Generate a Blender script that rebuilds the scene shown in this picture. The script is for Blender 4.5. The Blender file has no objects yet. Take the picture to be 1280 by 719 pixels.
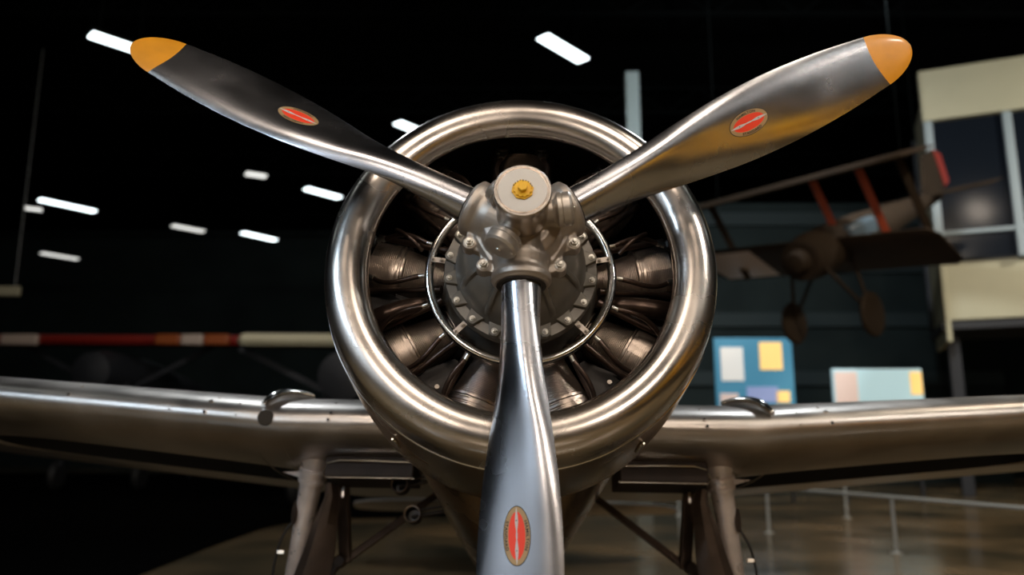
import bpy, bmesh, math, random
from mathutils import Vector, Matrix, Euler
PI = math.pi
sin, cos, rad = math.sin, math.cos, math.radians
C = bpy.context.scene.collection
random.seed(4)

# ------------------------------------------------------------------ materials
def _nt(name):
    m = bpy.data.materials.new(name); m.use_nodes = True
    nt = m.node_tree
    return m, nt, nt.nodes['Principled BSDF']

def mat(name, col, metal=0.0, rough=0.5, var=0.0, scale=6.0, bump=0.0, bscale=60.0, rvar=0.0, col2=None, coat=0.0, stretch=(1, 1, 1), spec=0.5):
    m, nt, b = _nt(name)
    N, L = nt.nodes, nt.links
    b.inputs['Base Color'].default_value = (*col, 1)
    b.inputs['Metallic'].default_value = metal
    b.inputs['Roughness'].default_value = rough
    b.inputs['Specular IOR Level'].default_value = spec
    b.inputs['Coat Weight'].default_value = coat
    b.inputs['Coat Roughness'].default_value = 0.12
    if var or rvar or bump or col2:
        tc = N.new('ShaderNodeTexCoord'); mp = N.new('ShaderNodeMapping')
        mp.inputs['Scale'].default_value = stretch
        L.new(tc.outputs['Object'], mp.inputs['Vector'])
    if var or rvar or col2:
        n = N.new('ShaderNodeTexNoise'); n.inputs['Scale'].default_value = scale
        n.inputs['Detail'].default_value = 3; n.inputs['Roughness'].default_value = 0.5
        L.new(mp.outputs['Vector'], n.inputs['Vector'])
        if var or col2:
            r = N.new('ShaderNodeValToRGB')
            r.color_ramp.elements[0].position = 0.32; r.color_ramp.elements[1].position = 0.68
            c2 = col2 or tuple(c * (1 - var) for c in col)
            r.color_ramp.elements[0].color = (*c2, 1); r.color_ramp.elements[1].color = (*col, 1)
            L.new(n.outputs['Fac'], r.inputs['Fac']); L.new(r.outputs['Color'], b.inputs['Base Color'])
        if rvar:
            mr = N.new('ShaderNodeMapRange')
            mr.inputs['From Min'].default_value = 0.3; mr.inputs['From Max'].default_value = 0.7
            mr.inputs['To Min'].default_value = max(0.02, rough - rvar); mr.inputs['To Max'].default_value = rough + rvar
            L.new(n.outputs['Fac'], mr.inputs['Value']); L.new(mr.outputs['Result'], b.inputs['Roughness'])
    if bump:
        n2 = N.new('ShaderNodeTexNoise'); n2.inputs['Scale'].default_value = bscale; n2.inputs['Detail'].default_value = 4
        L.new(mp.outputs['Vector'], n2.inputs['Vector'])
        bp = N.new('ShaderNodeBump'); bp.inputs['Strength'].default_value = bump; bp.inputs['Distance'].default_value = 0.01
        L.new(n2.outputs['Fac'], bp.inputs['Height']); L.new(bp.outputs['Normal'], b.inputs['Normal'])
    return m

def emis(name, col, s):
    m, nt, b = _nt(name)
    b.inputs['Base Color'].default_value = (*col, 1)
    b.inputs['Emission Color'].default_value = (*col, 1); b.inputs['Emission Strength'].default_value = s
    b.inputs['Roughness'].default_value = 0.6
    return m

M = {}
M['cowl'] = mat('polished_aluminium', (.68, .62, .56), 1, .25, var=.16, scale=4, bump=.03, bscale=3.0, rvar=.06)
M['skin'] = mat('aluminium_skin', (.58, .53, .48), 1, .36, var=.22, scale=4, bump=.07, bscale=3.0, rvar=.07)
M['belly'] = mat('floor_tinted_aluminium_skin', (.56, .40, .26), 1, .24, var=.3, scale=3, bump=.08, bscale=3.5, rvar=.08)  # brown tint puts the floor's warm reflection into the metal colour
M['blade'] = mat('brushed_blade_metal', (.58, .58, .60), 1, .25, var=.12, scale=5, rvar=.04)
M['hub'] = mat('hub_steel', (.50, .44, .38), .85, .47, var=.1, scale=12, bump=.04, bscale=90, rvar=.04)
M['weight'] = mat('counterweight_steel', (.58, .53, .47), .8, .40, var=.1, scale=15)
M['dome'] = mat('dome_steel', (.66, .60, .54), 1, .27, var=.08, scale=10)
M['cap'] = mat('cap_aluminium_paint', (.60, .565, .51), .15, .36, var=.06, scale=18)
M['chrome'] = mat('bright_steel', (.80, .78, .74), 1, .16)
M['bolt'] = mat('zinc_bolt', (.80, .77, .70), 1, .30)
M['yellow'] = mat('yellow_paint', (.80, .32, .012), 0, .42, coat=.3, var=.12, scale=14)
M['nut_yellow'] = mat('yellow_nut_paint', (.86, .47, .01), 0, .4, coat=.2)
M['crank'] = mat('grey_crankcase_paint', (.20, .18, .15), .3, .36, var=.4, scale=5, bump=.05, bscale=40)
M['lug'] = mat('crankcase_flange_paint', (.22, .20, .165), .3, .42, var=.2, scale=20)
M['fin'] = mat('bronzed_fins', (.74, .62, .52), .9, .42, var=.3, scale=30)
M['band'] = mat('baffle_band', (.62, .52, .44), 1, .33, var=.2, scale=12)
M['tube'] = mat('brown_pushrod_enamel', (.10, .066, .05), .75, .30, var=.3, scale=20)
M['baffle'] = mat('dark_baffle', (.030, .024, .02), .2, .42, var=.3, scale=8)
M['black'] = mat('flat_black', (.008, .008, .008), 0, .7)  # puts the shade inside the cowling into the duct and firewall colour
M['rubber'] = mat('black_rubber', (.014, .014, .014), 0, .55)
M['strut'] = mat('strut_aluminium_paint', (.80, .70, .64), .45, .32, var=.18, scale=16, rvar=.06)
M['door'] = mat('dark_gear_door', (.13, .095, .075), .7, .36, var=.35, scale=7, bump=.08, bscale=9)
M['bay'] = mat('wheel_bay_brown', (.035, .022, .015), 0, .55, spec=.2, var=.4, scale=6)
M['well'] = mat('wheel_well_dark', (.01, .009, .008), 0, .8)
M['red'] = mat('emblem_red', (.92, .06, .02), 0, .45)
M['gold'] = mat('emblem_gold', (.46, .30, .14), .2, .45)
M['ink'] = mat('emblem_black', (.01, .01, .01), 0, .5)
M['white'] = mat('emblem_white', (.62, .58, .55), 0, .45)
M['hatch'] = mat('leading_edge_patch', (.035, .028, .02), 0, .7, spec=.2)
M['glass'] = mat('dark_glazing', (.008, .011, .016), 0, .15, spec=.08)

# ------------------------------------------------------------------ helpers
def link(name, bm, m, parent=None, smooth=True, angle=40, bevel=0.0, seg=2):
    me = bpy.data.meshes.new(name)
    bmesh.ops.recalc_face_normals(bm, faces=bm.faces)
    bm.to_mesh(me); bm.free()
    for mm in (m if isinstance(m, (list, tuple)) else [m]): me.materials.append(mm)
    o = bpy.data.objects.new(name, me); C.objects.link(o)
    if parent: o.parent = parent
    if smooth:
        me.shade_smooth()
        try: me.set_sharp_from_angle(angle=rad(angle))
        except Exception: pass
    if bevel:
        b = o.modifiers.new('bevel', 'BEVEL'); b.width = bevel; b.segments = seg; b.limit_method = 'ANGLE'; b.angle_limit = rad(40)
    return o

def frame(origin, zdir, xhint=(1, 0, 0)):
    z = Vector(zdir).normalized(); x = Vector(xhint)
    if abs(z.dot(x.normalized())) > .98: x = Vector((0, 0, 1)) if abs(z.z) < .9 else Vector((0, 1, 0))
    y = z.cross(x).normalized(); x = y.cross(z)
    return Matrix(((x.x, y.x, z.x, origin[0]), (x.y, y.y, z.y, origin[1]), (x.z, y.z, z.z, origin[2]), (0, 0, 0, 1)))

def skin_rings(bm, rings, closed=True, cap0=True, cap1=True, loop=False, mi=0):
    V = [[bm.verts.new(p) for p in r] for r in rings]
    n = len(V[0]); fs = []
    pairs = list(zip(V, V[1:])) + ([(V[-1], V[0])] if loop else [])
    for a, b in pairs:
        for i in range(n if closed else n - 1):
            j = (i + 1) % n
            fs.append(bm.faces.new((a[i], a[j], b[j], b[i])))
    if closed and not loop:
        if cap0: fs.append(bm.faces.new(list(reversed(V[0]))))
        if cap1: fs.append(bm.faces.new(V[-1]))
    for f in fs: f.material_index = mi
    return V

def lathe(bm, prof, mtx=None, seg=32, closed_prof=False, mi=0, a0=0, a1=2 * PI):
    """prof: (radius, height) along local z of mtx"""
    mtx = mtx or Matrix.Identity(4)
    full = abs(a1 - a0 - 2 * PI) < 1e-6
    rings = []
    for k in range(seg if full else seg + 1):
        a = a0 + (a1 - a0) * k / seg
        rings.append([mtx @ Vector((max(r, 1e-5) * cos(a), max(r, 1e-5) * sin(a), h)) for r, h in prof])
    skin_rings(bm, rings, closed=closed_prof, cap0=not full, cap1=not full, loop=full, mi=mi)
    bmesh.ops.remove_doubles(bm, verts=bm.verts, dist=2e-5)

AX = Matrix(((1, 0, 0, 0), (0, 0, 1, 0), (0, 1, 0, 0), (0, 0, 0, 1)))     # local z -> +Y (aft)

def tube(bm, pts, r, seg=12, mi=0, caps=True):
    pts = [Vector(p) for p in pts]
    rs = r if isinstance(r, (list, tuple)) else [r] * len(pts)
    t0 = (pts[1] - pts[0]).normalized()
    up = Vector((0, 0, 1)) if abs(t0.z) < .9 else Vector((1, 0, 0))
    u = t0.cross(up).normalized(); rings = []
    for i, p in enumerate(pts):
        t = (pts[min(i + 1, len(pts) - 1)] - pts[max(i - 1, 0)]).normalized()
        u = (u - t * u.dot(t)).normalized(); v = t.cross(u)
        rings.append([p + (u * cos(2 * PI * k / seg) + v * sin(2 * PI * k / seg)) * rs[i] for k in range(seg)])
    skin_rings(bm, rings, cap0=caps, cap1=caps, mi=mi)

def bez(p0, p1, p2, p3, n=12):
    p0, p1, p2, p3 = map(Vector, (p0, p1, p2, p3))
    return [p0 * (1 - t) ** 3 + p1 * 3 * t * (1 - t) ** 2 + p2 * 3 * t * t * (1 - t) + p3 * t ** 3 for t in [k / n for k in range(n + 1)]]

def box(bm, c, s, mtx=None, mi=0):
    mtx = mtx or Matrix.Identity(4)
    hx, hy, hz = s[0] / 2, s[1] / 2, s[2] / 2
    v = [bm.verts.new(mtx @ Vector((c[0] + a * hx, c[1] + b * hy, c[2] + d * hz))) for a in (-1, 1) for b in (-1, 1) for d in (-1, 1)]
    for q in ((0, 1, 3, 2), (4, 6, 7, 5), (0, 4, 5, 1), (2, 3, 7, 6), (0, 2, 6, 4), (1, 5, 7, 3)):
        bm.faces.new([v[i] for i in q]).material_index = mi

def beam(bm, a, b, w, h, mi=0, xh=(1, 0, 0)):
    a, b = Vector(a), Vector(b)
    m = frame((a + b) / 2, b - a, xh)
    box(bm, (0, 0, 0), (w, h, (b - a).length), m, mi)

def prism(bm, poly, h, mtx=None, mi=0):
    mtx = mtx or Matrix.Identity(4)
    skin_rings(bm, [[mtx @ Vector((x, y, 0)) for x, y in poly], [mtx @ Vector((x, y, h)) for x, y in poly]], mi=mi)

def ngon(n, r, a0=0): return [(r * cos(a0 + 2 * PI * k / n), r * sin(a0 + 2 * PI * k / n)) for k in range(n)]

def bolt(bm, mtx, r=.011, h=.01, mi=0):
    lathe(bm, [(0, 0), (r * 1.35, 0), (r * 1.35, h * .25), (0, h * .25)], mtx, 20, mi=mi)
    prism(bm, ngon(6, r), h, mtx @ Matrix.Translation((0, 0, h * .2)), mi)
    lathe(bm, [(0, h * 1.1), (r * .55, h * 1.1), (r * .5, h * 1.6), (0, h * 1.65)], mtx, 12, mi=mi)

def empty(name, loc, rot=(0, 0, 0)):
    o = bpy.data.objects.new(name, None); C.objects.link(o); o.location = loc; o.rotation_euler = rot; o.empty_display_size = .2
    return o

def tag(o, label=None, cat=None, group=None, kind=None):
    if label: o['label'] = label
    if cat: o['category'] = cat
    if group: o['group'] = group
    if kind: o['kind'] = kind
    return o

def copy_tree(o, parent=None):
    c = o.copy(); C.objects.link(c); c.parent = parent
    for ch in list(o.children): copy_tree(ch, c)
    return c

def bake(o):
    dg = bpy.context.evaluated_depsgraph_get(); dg.update()
    me = bpy.data.meshes.new_from_object(o.evaluated_get(dg))
    o.modifiers.clear(); old = o.data; o.data = me
    return o

# ================================================================== THE AIRPLANE
plane = empty('airplane', (.0288, 2.326, 1.9647))
plane.rotation_euler = (Matrix.Rotation(rad(-12), 3, 'X') @ Matrix.Rotation(rad(1.0), 3, 'Y')).to_euler()
tag(plane, 'polished bare metal radial engine airplane with a three-bladed propeller facing the camera', 'airplane')

# ---- cowling
def arc(cx, cy, rx, ry, a0, a1, n): return [(cx + rx * cos(rad(a0 + (a1 - a0) * k / n)), cy + ry * sin(rad(a0 + (a1 - a0) * k / n))) for k in range(n + 1)]
bm = bmesh.new()
lip = [(.500, .250)] + arc(.570, .247, .072, .060, 180, 340, 28) + [(.646, .265), (.652, .31), (.655, .345)]
lip += [(.651, .345), (.644, .30), (.637, .27)] + [(.570 + .068 * cos(rad(a)), .249 + .055 * sin(rad(a))) for a in range(-10, -176, -12)] + [(.501, .253)]
lathe(bm, lip, AX, 160, closed_prof=True)
o = link('cowling_nose_ring', bm, M['cowl'], plane, angle=50)
# cowl shell with a very slight gap behind the ring
bm = bmesh.new()
lathe(bm, [(.6555, .349), (.663, .45), (.670, .68), (.668, .90), (.650, 1.06), (.635, 1.13), (.628, 1.13), (.640, 1.05), (.660, .88), (.662, .70), (.657, .45), (.650, .349)], AX, 160, closed_prof=True)
shell = link('cowling_shell', bm, M['belly'], plane, angle=50)
# seam strap and shell latches
bm = bmesh.new()
lathe(bm, [(.6535, .341), (.6575, .3425), (.6585, .3535), (.6555, .355)], AX, 160, closed_prof=True)
link('seam_band', bm, M['chrome'], shell)
for a in (-128, -52, 52, 128):
    bm = bmesh.new()
    r = .670
    m = Matrix.Rotation(rad(-a), 4, 'Y')
    box(bm, (r, .56, 0), (.008, .12, .020), m)
    tube(bm, [m @ Vector((r + .003, .48, 0)), m @ Vector((r + .003, .51, 0))], .006)
    link('cowling_latch', bm, M['bolt'], shell, bevel=.003)
bm = bmesh.new()
lathe(bm, [(.501, .252), (.55, .33), (.62, .43), (.643, .70), (.61, .98), (.62, .98), (.652, .70), (.632, .41), (.56, .30), (.508, .253)], AX, 96, closed_prof=True)
link('cowling_inner_duct', bm, M['black'], plane)
bm = bmesh.new()
lathe(bm, [(.20, .86), (.61, .90), (.61, .92), (.20, .88)], AX, 96, closed_prof=True)
link('engine_firewall', bm, M['black'], plane)

# ---- propeller: three blades
LB = 1.475
def lerp_tab(tab, t):
    for (a, va), (b, vb) in zip(tab, tab[1:]):
        if t <= b:
            u = (t - a) / (b - a); u = max(0, min(1, u))
            return va + (vb - va) * u
    return tab[-1][1]
def smooth_tab(tab, t):
    # average a few samples for a smooth outline
    return sum(lerp_tab(tab, min(max(t + d, tab[0][0]), tab[-1][0])) for d in (-.03, -.015, 0, .015, .03)) / 5
CH = [(.0, .118), (.13, .118), (.20, .130), (.30, .158), (.42, .200), (.52, .230), (.62, .240), (.70, .236), (.80, .217), (.88, .190), (1.0, .148)]
TH = [(.0, .118), (.13, .117), (.20, .098), (.30, .068), (.42, .044), (.60, .026), (.80, .016), (1.0, .008)]
def chord(t):
    c = smooth_tab(CH, t)
    if t > .90: c *= math.sqrt(max(0, 1 - ((t - .90) / .10) ** 2.3)) if t < 1 else 0
    return max(c, .002)
def pitch(t): return math.atan(math.tan(rad(18)) * .75 / max(t, .18)) * (1 if t > .2 else 1)
def blade_point(t, c, side):
    """c in [-1,1] (+1 leading edge), side +1 front face, -1 rear. blade frame: x radial, y chord (toward leading edge), z forward"""
    ch, th = chord(t) / 2, smooth_tab(TH, t) / 2
    if t > .9: th *= max(.12, math.sqrt(max(0, 1 - ((t - .9) / .1) ** 3)))
    k = min(1, max(0, (t - .13) / .25)); k = k * k * (3 - 2 * k)       # 0 round shank, 1 aerofoil
    s = math.sqrt(max(0, 1 - c * c))
    zr = s * th
    zf = (1 - abs(c) ** 3.4) * (1 + .22 * c) * th * (1.40 if side > 0 else .45)
    z = (zr * (1 - k) + zf * k) * side
    y = c * ch + k * .012 * 0
    b = pitch(t)
    return Vector((t * LB, y * cos(b) - z * sin(b), y * sin(b) + z * cos(b)))
def ring(t, bend=0.0, n=22):
    pts = []
    for i in range(n): 
        c = cos(PI * i / n); pts.append(blade_point(min(t + bend * (1 - c * c) , 1), c, 1))
    for i in range(n): 
        c = -cos(PI * i / n); pts.append(blade_point(min(t + bend * (1 - c * c), 1), c, -1))
    return pts
TIP = .905
def blade_meshes():
    bm = bmesh.new()
    ts = [.07 + (TIP - .07) * k / 60 for k in range(61)]
    skin_rings(bm, [ring(t, -.012 if i == 60 else 0) for i, t in enumerate(ts)])
    b2 = bmesh.new()
    ts2 = [TIP + (1 - TIP) * sin(PI / 2 * k / 16) for k in range(17)]
    skin_rings(b2, [ring(t, -.012 if i == 0 else 0) for i, t in enumerate(ts2)])
    bmesh.ops.remove_doubles(b2, verts=b2.verts, dist=1e-5)
    return bm, b2

def emblem_mesh(tc=.55):
    bm = bmesh.new()
    A, B = .074, .0385
    def surf(u, v, off):
        t = tc + u / LB
        c = v / (chord(t) / 2)
        c = max(-.95, min(.95, c + (.0)))
        p = blade_point(t, c, 1)
        e = .02
        du = blade_point(t + .004, c, 1) - blade_point(t - .004, c, 1)
        dv = blade_point(t, c + e, 1) - blade_point(t, c - e, 1)
        n = du.cross(dv).normalized()
        if n.z < 0: n = -n
        return p + n * off
    def ell(a0, b0, a1, b1, off, mi, n=64, rr=4):
        prev = None
        for k in range(rr + 1):
            f = k / rr; a = a0 + (a1 - a0) * f; b = b0 + (b1 - b0) * f
            row = [bm.verts.new(surf(a * cos(2 * PI * i / n), b * sin(2 * PI * i / n), off)) for i in range(n)] if a > 1e-6 else None
            if prev and row:
                for i in range(n):
                    bm.faces.new((prev[i], prev[(i + 1) % n], row[(i + 1) % n], row[i])).material_index = mi
            elif row and not prev and a0 <= 1e-6:
                bm.faces.new(row).material_index = mi
            prev = row
    a, b = A, B
    ell(a * .97, b * .955, a, b, .0007, 2, rr=1)                       # dark hairline
    ell(a * .80, b * .62, a * .97, b * .955, .0007, 1, rr=3)           # gold band
    ell(0, 0, a * .80, b * .62, .0007, 0, rr=8)                         # red field
    # white propeller figure
    prof = [(0, .0020), (.004, .0024), (.011, .0014), (.022, .0034), (.034, .0046), (.048, .0038), (.060, .0022), (.070, .0006)]
    for s in (1, -1):
        rows = [[bm.verts.new(surf(s * x, w, .0012)), bm.verts.new(surf(s * x, -w, .0012))] for x, w in prof]
        for r0, r1 in zip(rows, rows[1:]):
            bm.faces.new((r0[0], r0[1], r1[1], r1[0])).material_index = 3
        vs = [bm.verts.new(surf(s * .037 + .0017 * cos(q * PI / 4), .0017 * sin(q * PI / 4), .0016)) for q in range(8)]
        bm.faces.new(vs).material_index = 2
    # lettering round the band
    for word, top in (('HAMILTON', 1), ('STANDARD', -1)):
        cu = bpy.data.curves.new('t', 'FONT'); cu.body = word; cu.size = 1; cu.align_x = 'CENTER'; cu.resolution_u = 2; cu.space_character = 1.12
        cu.offset = .03
        to = bpy.data.objects.new('t', cu); C.objects.link(to)
        dg = bpy.context.evaluated_depsgraph_get(); dg.update()
        me = bpy.data.meshes.new_from_object(to.evaluated_get(dg))
        bpy.data.objects.remove(to)
        xs = [v.co.x for v in me.vertices]; W = max(xs) - min(xs); mid = (max(xs) + min(xs)) / 2
        H = max(v.co.y for v in me.vertices)
        ea, eb = a * .885, b * .79
        tab = [(0.0, PI / 2)]; th = PI / 2; acc = 0.0                 # arc length against angle, from the middle of the side
        while th > -.2:
            acc += math.hypot(ea * sin(th), eb * cos(th)) * .01; th -= .01; tab.append((acc, th))
        def at_arc(d):
            for (d0, t0), (d1, t1) in zip(tab, tab[1:]):
                if d <= d1: return t0 + (t1 - t0) * (d - d0) / (d1 - d0)
            return tab[-1][1]
        vm = []
        for v in me.vertices:
            d = (v.co.x - mid) / W * .074; h = (v.co.y / H - .5) * .0078
            th = at_arc(abs(d)); th = th if d > 0 else PI - th
            px_, py_ = ea * cos(th), eb * sin(th); nx, ny = cos(th) / ea, sin(th) / eb; q = math.hypot(nx, ny); nx, ny = nx / q, ny / q
            if top > 0: vm.append(bm.verts.new(surf(px_ + nx * h, py_ + ny * h, .0013)))
            else: vm.append(bm.verts.new(surf(px_ - nx * h, -(py_ - ny * h), .0013)))
        for p in me.polygons:
            try: bm.faces.new([vm[i] for i in p.vertices]).material_index = 2
            except ValueError: pass
        bpy.data.meshes.remove(me)
    return bm

bb, bt = blade_meshes()
ROTS = [29.2, 152.2, 270.4]
def link_me(name, me, parent):
    o = bpy.data.objects.new(name, me); C.objects.link(o); o.parent = parent; return o
blade0 = link('propeller_blade', bb, M['blade'], plane, angle=60)
tip0 = link('blade_tip', bt, M['yellow'], blade0, angle=60); tag(tip0, 'yellow painted blade tip')
em0 = link('blade_emblem', emblem_mesh(), [M['red'], M['gold'], M['ink'], M['white']], blade0, smooth=False)
tag(em0, 'oval red and gold emblem lettered around a white propeller')
blades = [blade0, copy_tree(blade0, plane), copy_tree(blade0, plane)]
low = [c_ for c_ in blades[2].children if c_.name.startswith('blade_emblem')][0]
me2 = bpy.data.meshes.new('blade_emblem')
_b = emblem_mesh(.595); bmesh.ops.recalc_face_normals(_b, faces=_b.faces); _b.to_mesh(me2); _b.free()
for mm in (M['red'], M['gold'], M['ink'], M['white']): me2.materials.append(mm)
low.data = me2
for b_, a in zip(blades, ROTS):
    e = Vector((cos(rad(a)), 0, sin(rad(a)))); c_ = Vector((-sin(rad(a)), 0, cos(rad(a)))); f = Vector((0, -1, 0))
    b_.matrix_local = Matrix(((e.x, c_.x, f.x, 0), (e.y, c_.y, f.y, 0), (e.z, c_.z, f.z, 0), (0, 0, 0, 1)))
blades[0]['label'] = 'blade pointing up to the right'
blades[1]['label'] = 'blade pointing up to the left with worn paint'
blades[2]['label'] = 'blade pointing straight down'

# ---- hub barrel (voxel-merged casting)
bm = bmesh.new()
lathe(bm, [(0, -.07), (.085, -.068), (.112, -.055), (.126, -.02), (.130, .01), (.124, .05), (.10, .08), (0, .085)], AX, 48)
for a in ROTS:
    d = Vector((cos(rad(a)), 0, sin(rad(a))))
    lathe(bm, [(0, .0), (.088, .0), (.087, .10), (.080, .125), (.080, .150), (.080, .176), (.0, .176)], frame((0, 0, 0), d, (0, 1, 0)), 40)
    lathe(bm, [(0, .118), (.070, .118), (.089, .150), (.089, .168), (0, .168)], frame((0, 0, 0), d, (0, 1, 0)), 40)
    c_ = Vector((-d.z, 0, d.x))
    # split-line flange with lugs each side of the arm
    for s in (-1, 1):
        p = d * .116 + c_ * s * .112
        lathe(bm, [(0, -.012), (.021, -.012), (.023, .03), (0, .03)], Matrix.Translation((p.x, 0, p.z)) @ AX, 20)
        beam(bm, (p.x, .01, p.z), (d.x * .13 + c_.x * s * .06, .01, d.z * .13 + c_.z * s * .06), .040, .030, xh=(0, 1, 0))
        q = d * .02 + c_ * s * .11
        beam(bm, (p.x, .012, p.z), (q.x, .012, q.z), .034, .024, xh=(0, 1, 0))
pl = []
for a in (210, 330, 90):
    for q in (-19, 19): pl.append((.150 * cos(rad(a + q)), .150 * sin(rad(a + q))))
skin_rings(bm, [[(x * k_, y_, z * k_) for x, z in pl] for y_, k_ in ((-.020, .93), (-.008, 1), (.030, 1), (.05, .9))])
hub = link('propeller_hub', bm, M['hub'], plane)
rm = hub.modifiers.new('r', 'REMESH'); rm.mode = 'VOXEL'; rm.voxel_size = .0032
sm = hub.modifiers.new('s', 'SMOOTH'); sm.factor = .6; sm.iterations = 3
bake(hub); hub.data.shade_smooth()
if not hub.data.materials: hub.data.materials.append(M['hub'])
for a in ROTS:
    d = Vector((cos(rad(a)), 0, sin(rad(a)))); c_ = Vector((-d.z, 0, d.x))
    for s in (-1, 1):
        p = d * .116 + c_ * s * .112
        bm = bmesh.new()
        bolt(bm, Matrix.Translation((p.x, -.0125, p.z)) @ AX @ Matrix.Diagonal((1, 1, -1, 1)), .0115, .012)
        link('hub_bolt', bm, M['bolt'], hub, bevel=.001)
    # seal ring round shank
    bm = bmesh.new()
    lathe(bm, [(.061, .170), (.071, .170), (.073, .180), (.0615, .182)], frame((0, 0, 0), d, (0, 1, 0)), 40, closed_prof=True)
    link('shank_seal', bm, M['baffle'], hub)
# pitch-change cylinder
bm = bmesh.new()
lathe(bm, [(0, -.02), (.062, -.03), (.060, -.075), (.066, -.095), (.074, -.112), (.074, -.228), (.0805, -.231), (.0805, -.246), (.0775, -.249),
           (.073, -.249), (.071, -.2455), (.0685, -.2455), (.067, -.2485), (.0, -.2485)], AX, 72)
cyl = link('hub_cylinder', bm, M['dome'], plane, angle=35)
bm = bmesh.new()
lathe(bm, [(0, -.2495), (.0665, -.2495), (.0665, -.247), (0, -.247)], AX, 64)
link('cylinder_cap', bm, M['cap'], cyl)
bm = bmesh.new()
FW = Matrix.Translation((0, -.2495, 0)) @ AX @ Matrix.Diagonal((1, 1, -1, 1))
prism(bm, ngon(8, .031, .2), .004, FW)
poly = []
for k in range(36):
    a = 2 * PI * k / 36; poly.append(((.026 if k % 3 else .0225) * cos(a), (.026 if k % 3 else .0225) * sin(a)))
prism(bm, poly, .0045, FW @ Matrix.Translation((0, 0, .004)))
prism(bm, ngon(6, .0135, .3), .015, FW @ Matrix.Translation((0, 0, .007)))
link('cap_nut', bm, M['nut_yellow'], cyl, bevel=.0012, smooth=False)['label'] = 'yellow painted hex nut'
bm = bmesh.new()
for k in range(9):
    a = rad(20 + 17 * k)
    box(bm, (.0262 * cos(a), -.2565, .0262 * sin(a)), (.003, .004, .003))
link('lock_ring_notch', bm, M['ink'], cyl, smooth=False)
# counterweights
for a, yo, rb in ((6, -.118, .098), (243, -.135, .092), (128, -.11, .072)):
    d = Vector((cos(rad(a)), -.10, sin(rad(a)))).normalized()
    bm = bmesh.new()
    base = Vector((cos(rad(a)) * rb, yo, sin(rad(a)) * rb))
    m = frame(base, d, (0, 1, 0))
    lathe(bm, [(0, -.012), (.030, -.012), (.036, -.002), (.046, .002), (.050, .006), (.050, .017), (.048, .019), (.050, .021), (.050, .040), (.044, .047), (0, .052)], m, 48)
    cw = link('counterweight', bm, M['weight'], plane, angle=35)
    bm = bmesh.new()
    e = Vector((cos(rad(a)), 0, sin(rad(a)))); t_ = Vector((-e.z, 0, e.x))
    pts = bez(base + d * -.008, base - e * .02 + Vector((0, .02, 0)), e * .06 + t_ * .03 + Vector((0, -.05, 0)), e * .085 + t_ * .055 + Vector((0, -.03, 0)), 10)
    tube(bm, pts, [.016, .018, .019, .020, .020, .020, .019, .018, .017, .016, .014], 16)
    lathe(bm, [(0, -.02), (.03, -.02), (.032, .0), (.026, .012), (0, .014)], frame(base - d * .01, d, (0, 1, 0)), 24)
    link('counterweight_bracket', bm, M['hub'], cw)
    bm = bmesh.new()
    lathe(bm, [(0, .0), (.008, .0), (.006, .004), (0, .005)], m @ Matrix.Translation((0, 0, .051)), 12)
    link('weight_plug', bm, M['bolt'], cw)

# ---- engine crankcase
bm = bmesh.new()
lathe(bm, [(0, .085), (.09, .09), (.10, .115), (.125, .135), (.165, .155), (.198, .195), (.212, .235), (.216, .268), (.222, .276), (.252, .279), (.256, .29), (.256, .315), (.235, .32), (.24, .38), (.265, .42), (.275, .62), (.25, .80), (0, .80)], AX, 72)
crank = link('engine_crankcase', bm, M['crank'], plane, angle=35)
for k in range(18):
    a = rad(10 + 20 * k); bm = bmesh.new()
    m = Matrix.Rotation(-a, 4, 'Y')
    poly = [(.208, -.030), (.232, -.021), (.252, -.015), (.256, 0), (.252, .015), (.232, .021), (.208, .030)]
    skin_rings(bm, [[m @ Vector((x, y_, z)) for x, z in poly] for y_ in (.262, .29)])
    lg = link('flange_lug', bm, M['lug'], crank, bevel=.003)
    bm = bmesh.new()
    bolt(bm, Matrix.Translation(m @ Vector((.238, .262, 0))) @ AX @ Matrix.Diagonal((1, 1, -1, 1)), .0075, .008)
    link('flange_bolt', bm, M['bolt'], crank)
# front case ribs / cover plates on the nose
for a in (-155, -25, 35, 145, -60, -120):
    bm = bmesh.new(); m = Matrix.Rotation(rad(-a), 4, 'Y')
    prof = [(.12, .130), (.165, .149), (.198, .188), (.211, .235), (.214, .268)]
    rings = []
    for x, y_ in prof:
        rings.append([m @ Vector((x, y_ - h, z)) for h, z in ((-.004, -.012), (.008, -.007), (.010, 0), (.008, .007), (-.004, .012))])
    skin_rings(bm, rings)
    link('nose_rib', bm, M['crank'], crank)
# ignition ring with clips
bm = bmesh.new()
RR = .309
rings = []
for k in range(120):
    a = 2 * PI * k / 120
    rings.append([Vector(((RR + .0152 * cos(q)) * cos(a), .325 + .0152 * sin(q), (RR + .0152 * cos(q)) * sin(a))) for q in [2 * PI * i / 14 for i in range(14)]])
skin_rings(bm, rings, loop=True)
iring = link('ignition_ring', bm, M['chrome'], plane)
for a in (10, 60, 120, 172, 226, 260, 280, 316):
    m = Matrix.Rotation(rad(-a), 4, 'Y')
    bm = bmesh.new()
    box(bm, (.275, .300, 0), (.054, .004, .019), m)
    box(bm, (.302, .312, 0), (.004, .030, .019), m)
    bolt(bm, Matrix.Translation(m @ Vector((.268, .295, 0))) @ AX @ Matrix.Diagonal((1, 1, -1, 1)), .006, .006)
    bolt(bm, Matrix.Translation(m @ Vector((.298, .295, 0))) @ AX @ Matrix.Diagonal((1, 1, -1, 1)), .004, .005)
    link('ring_clip', bm, M['hub'], iring, bevel=.001)

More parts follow.
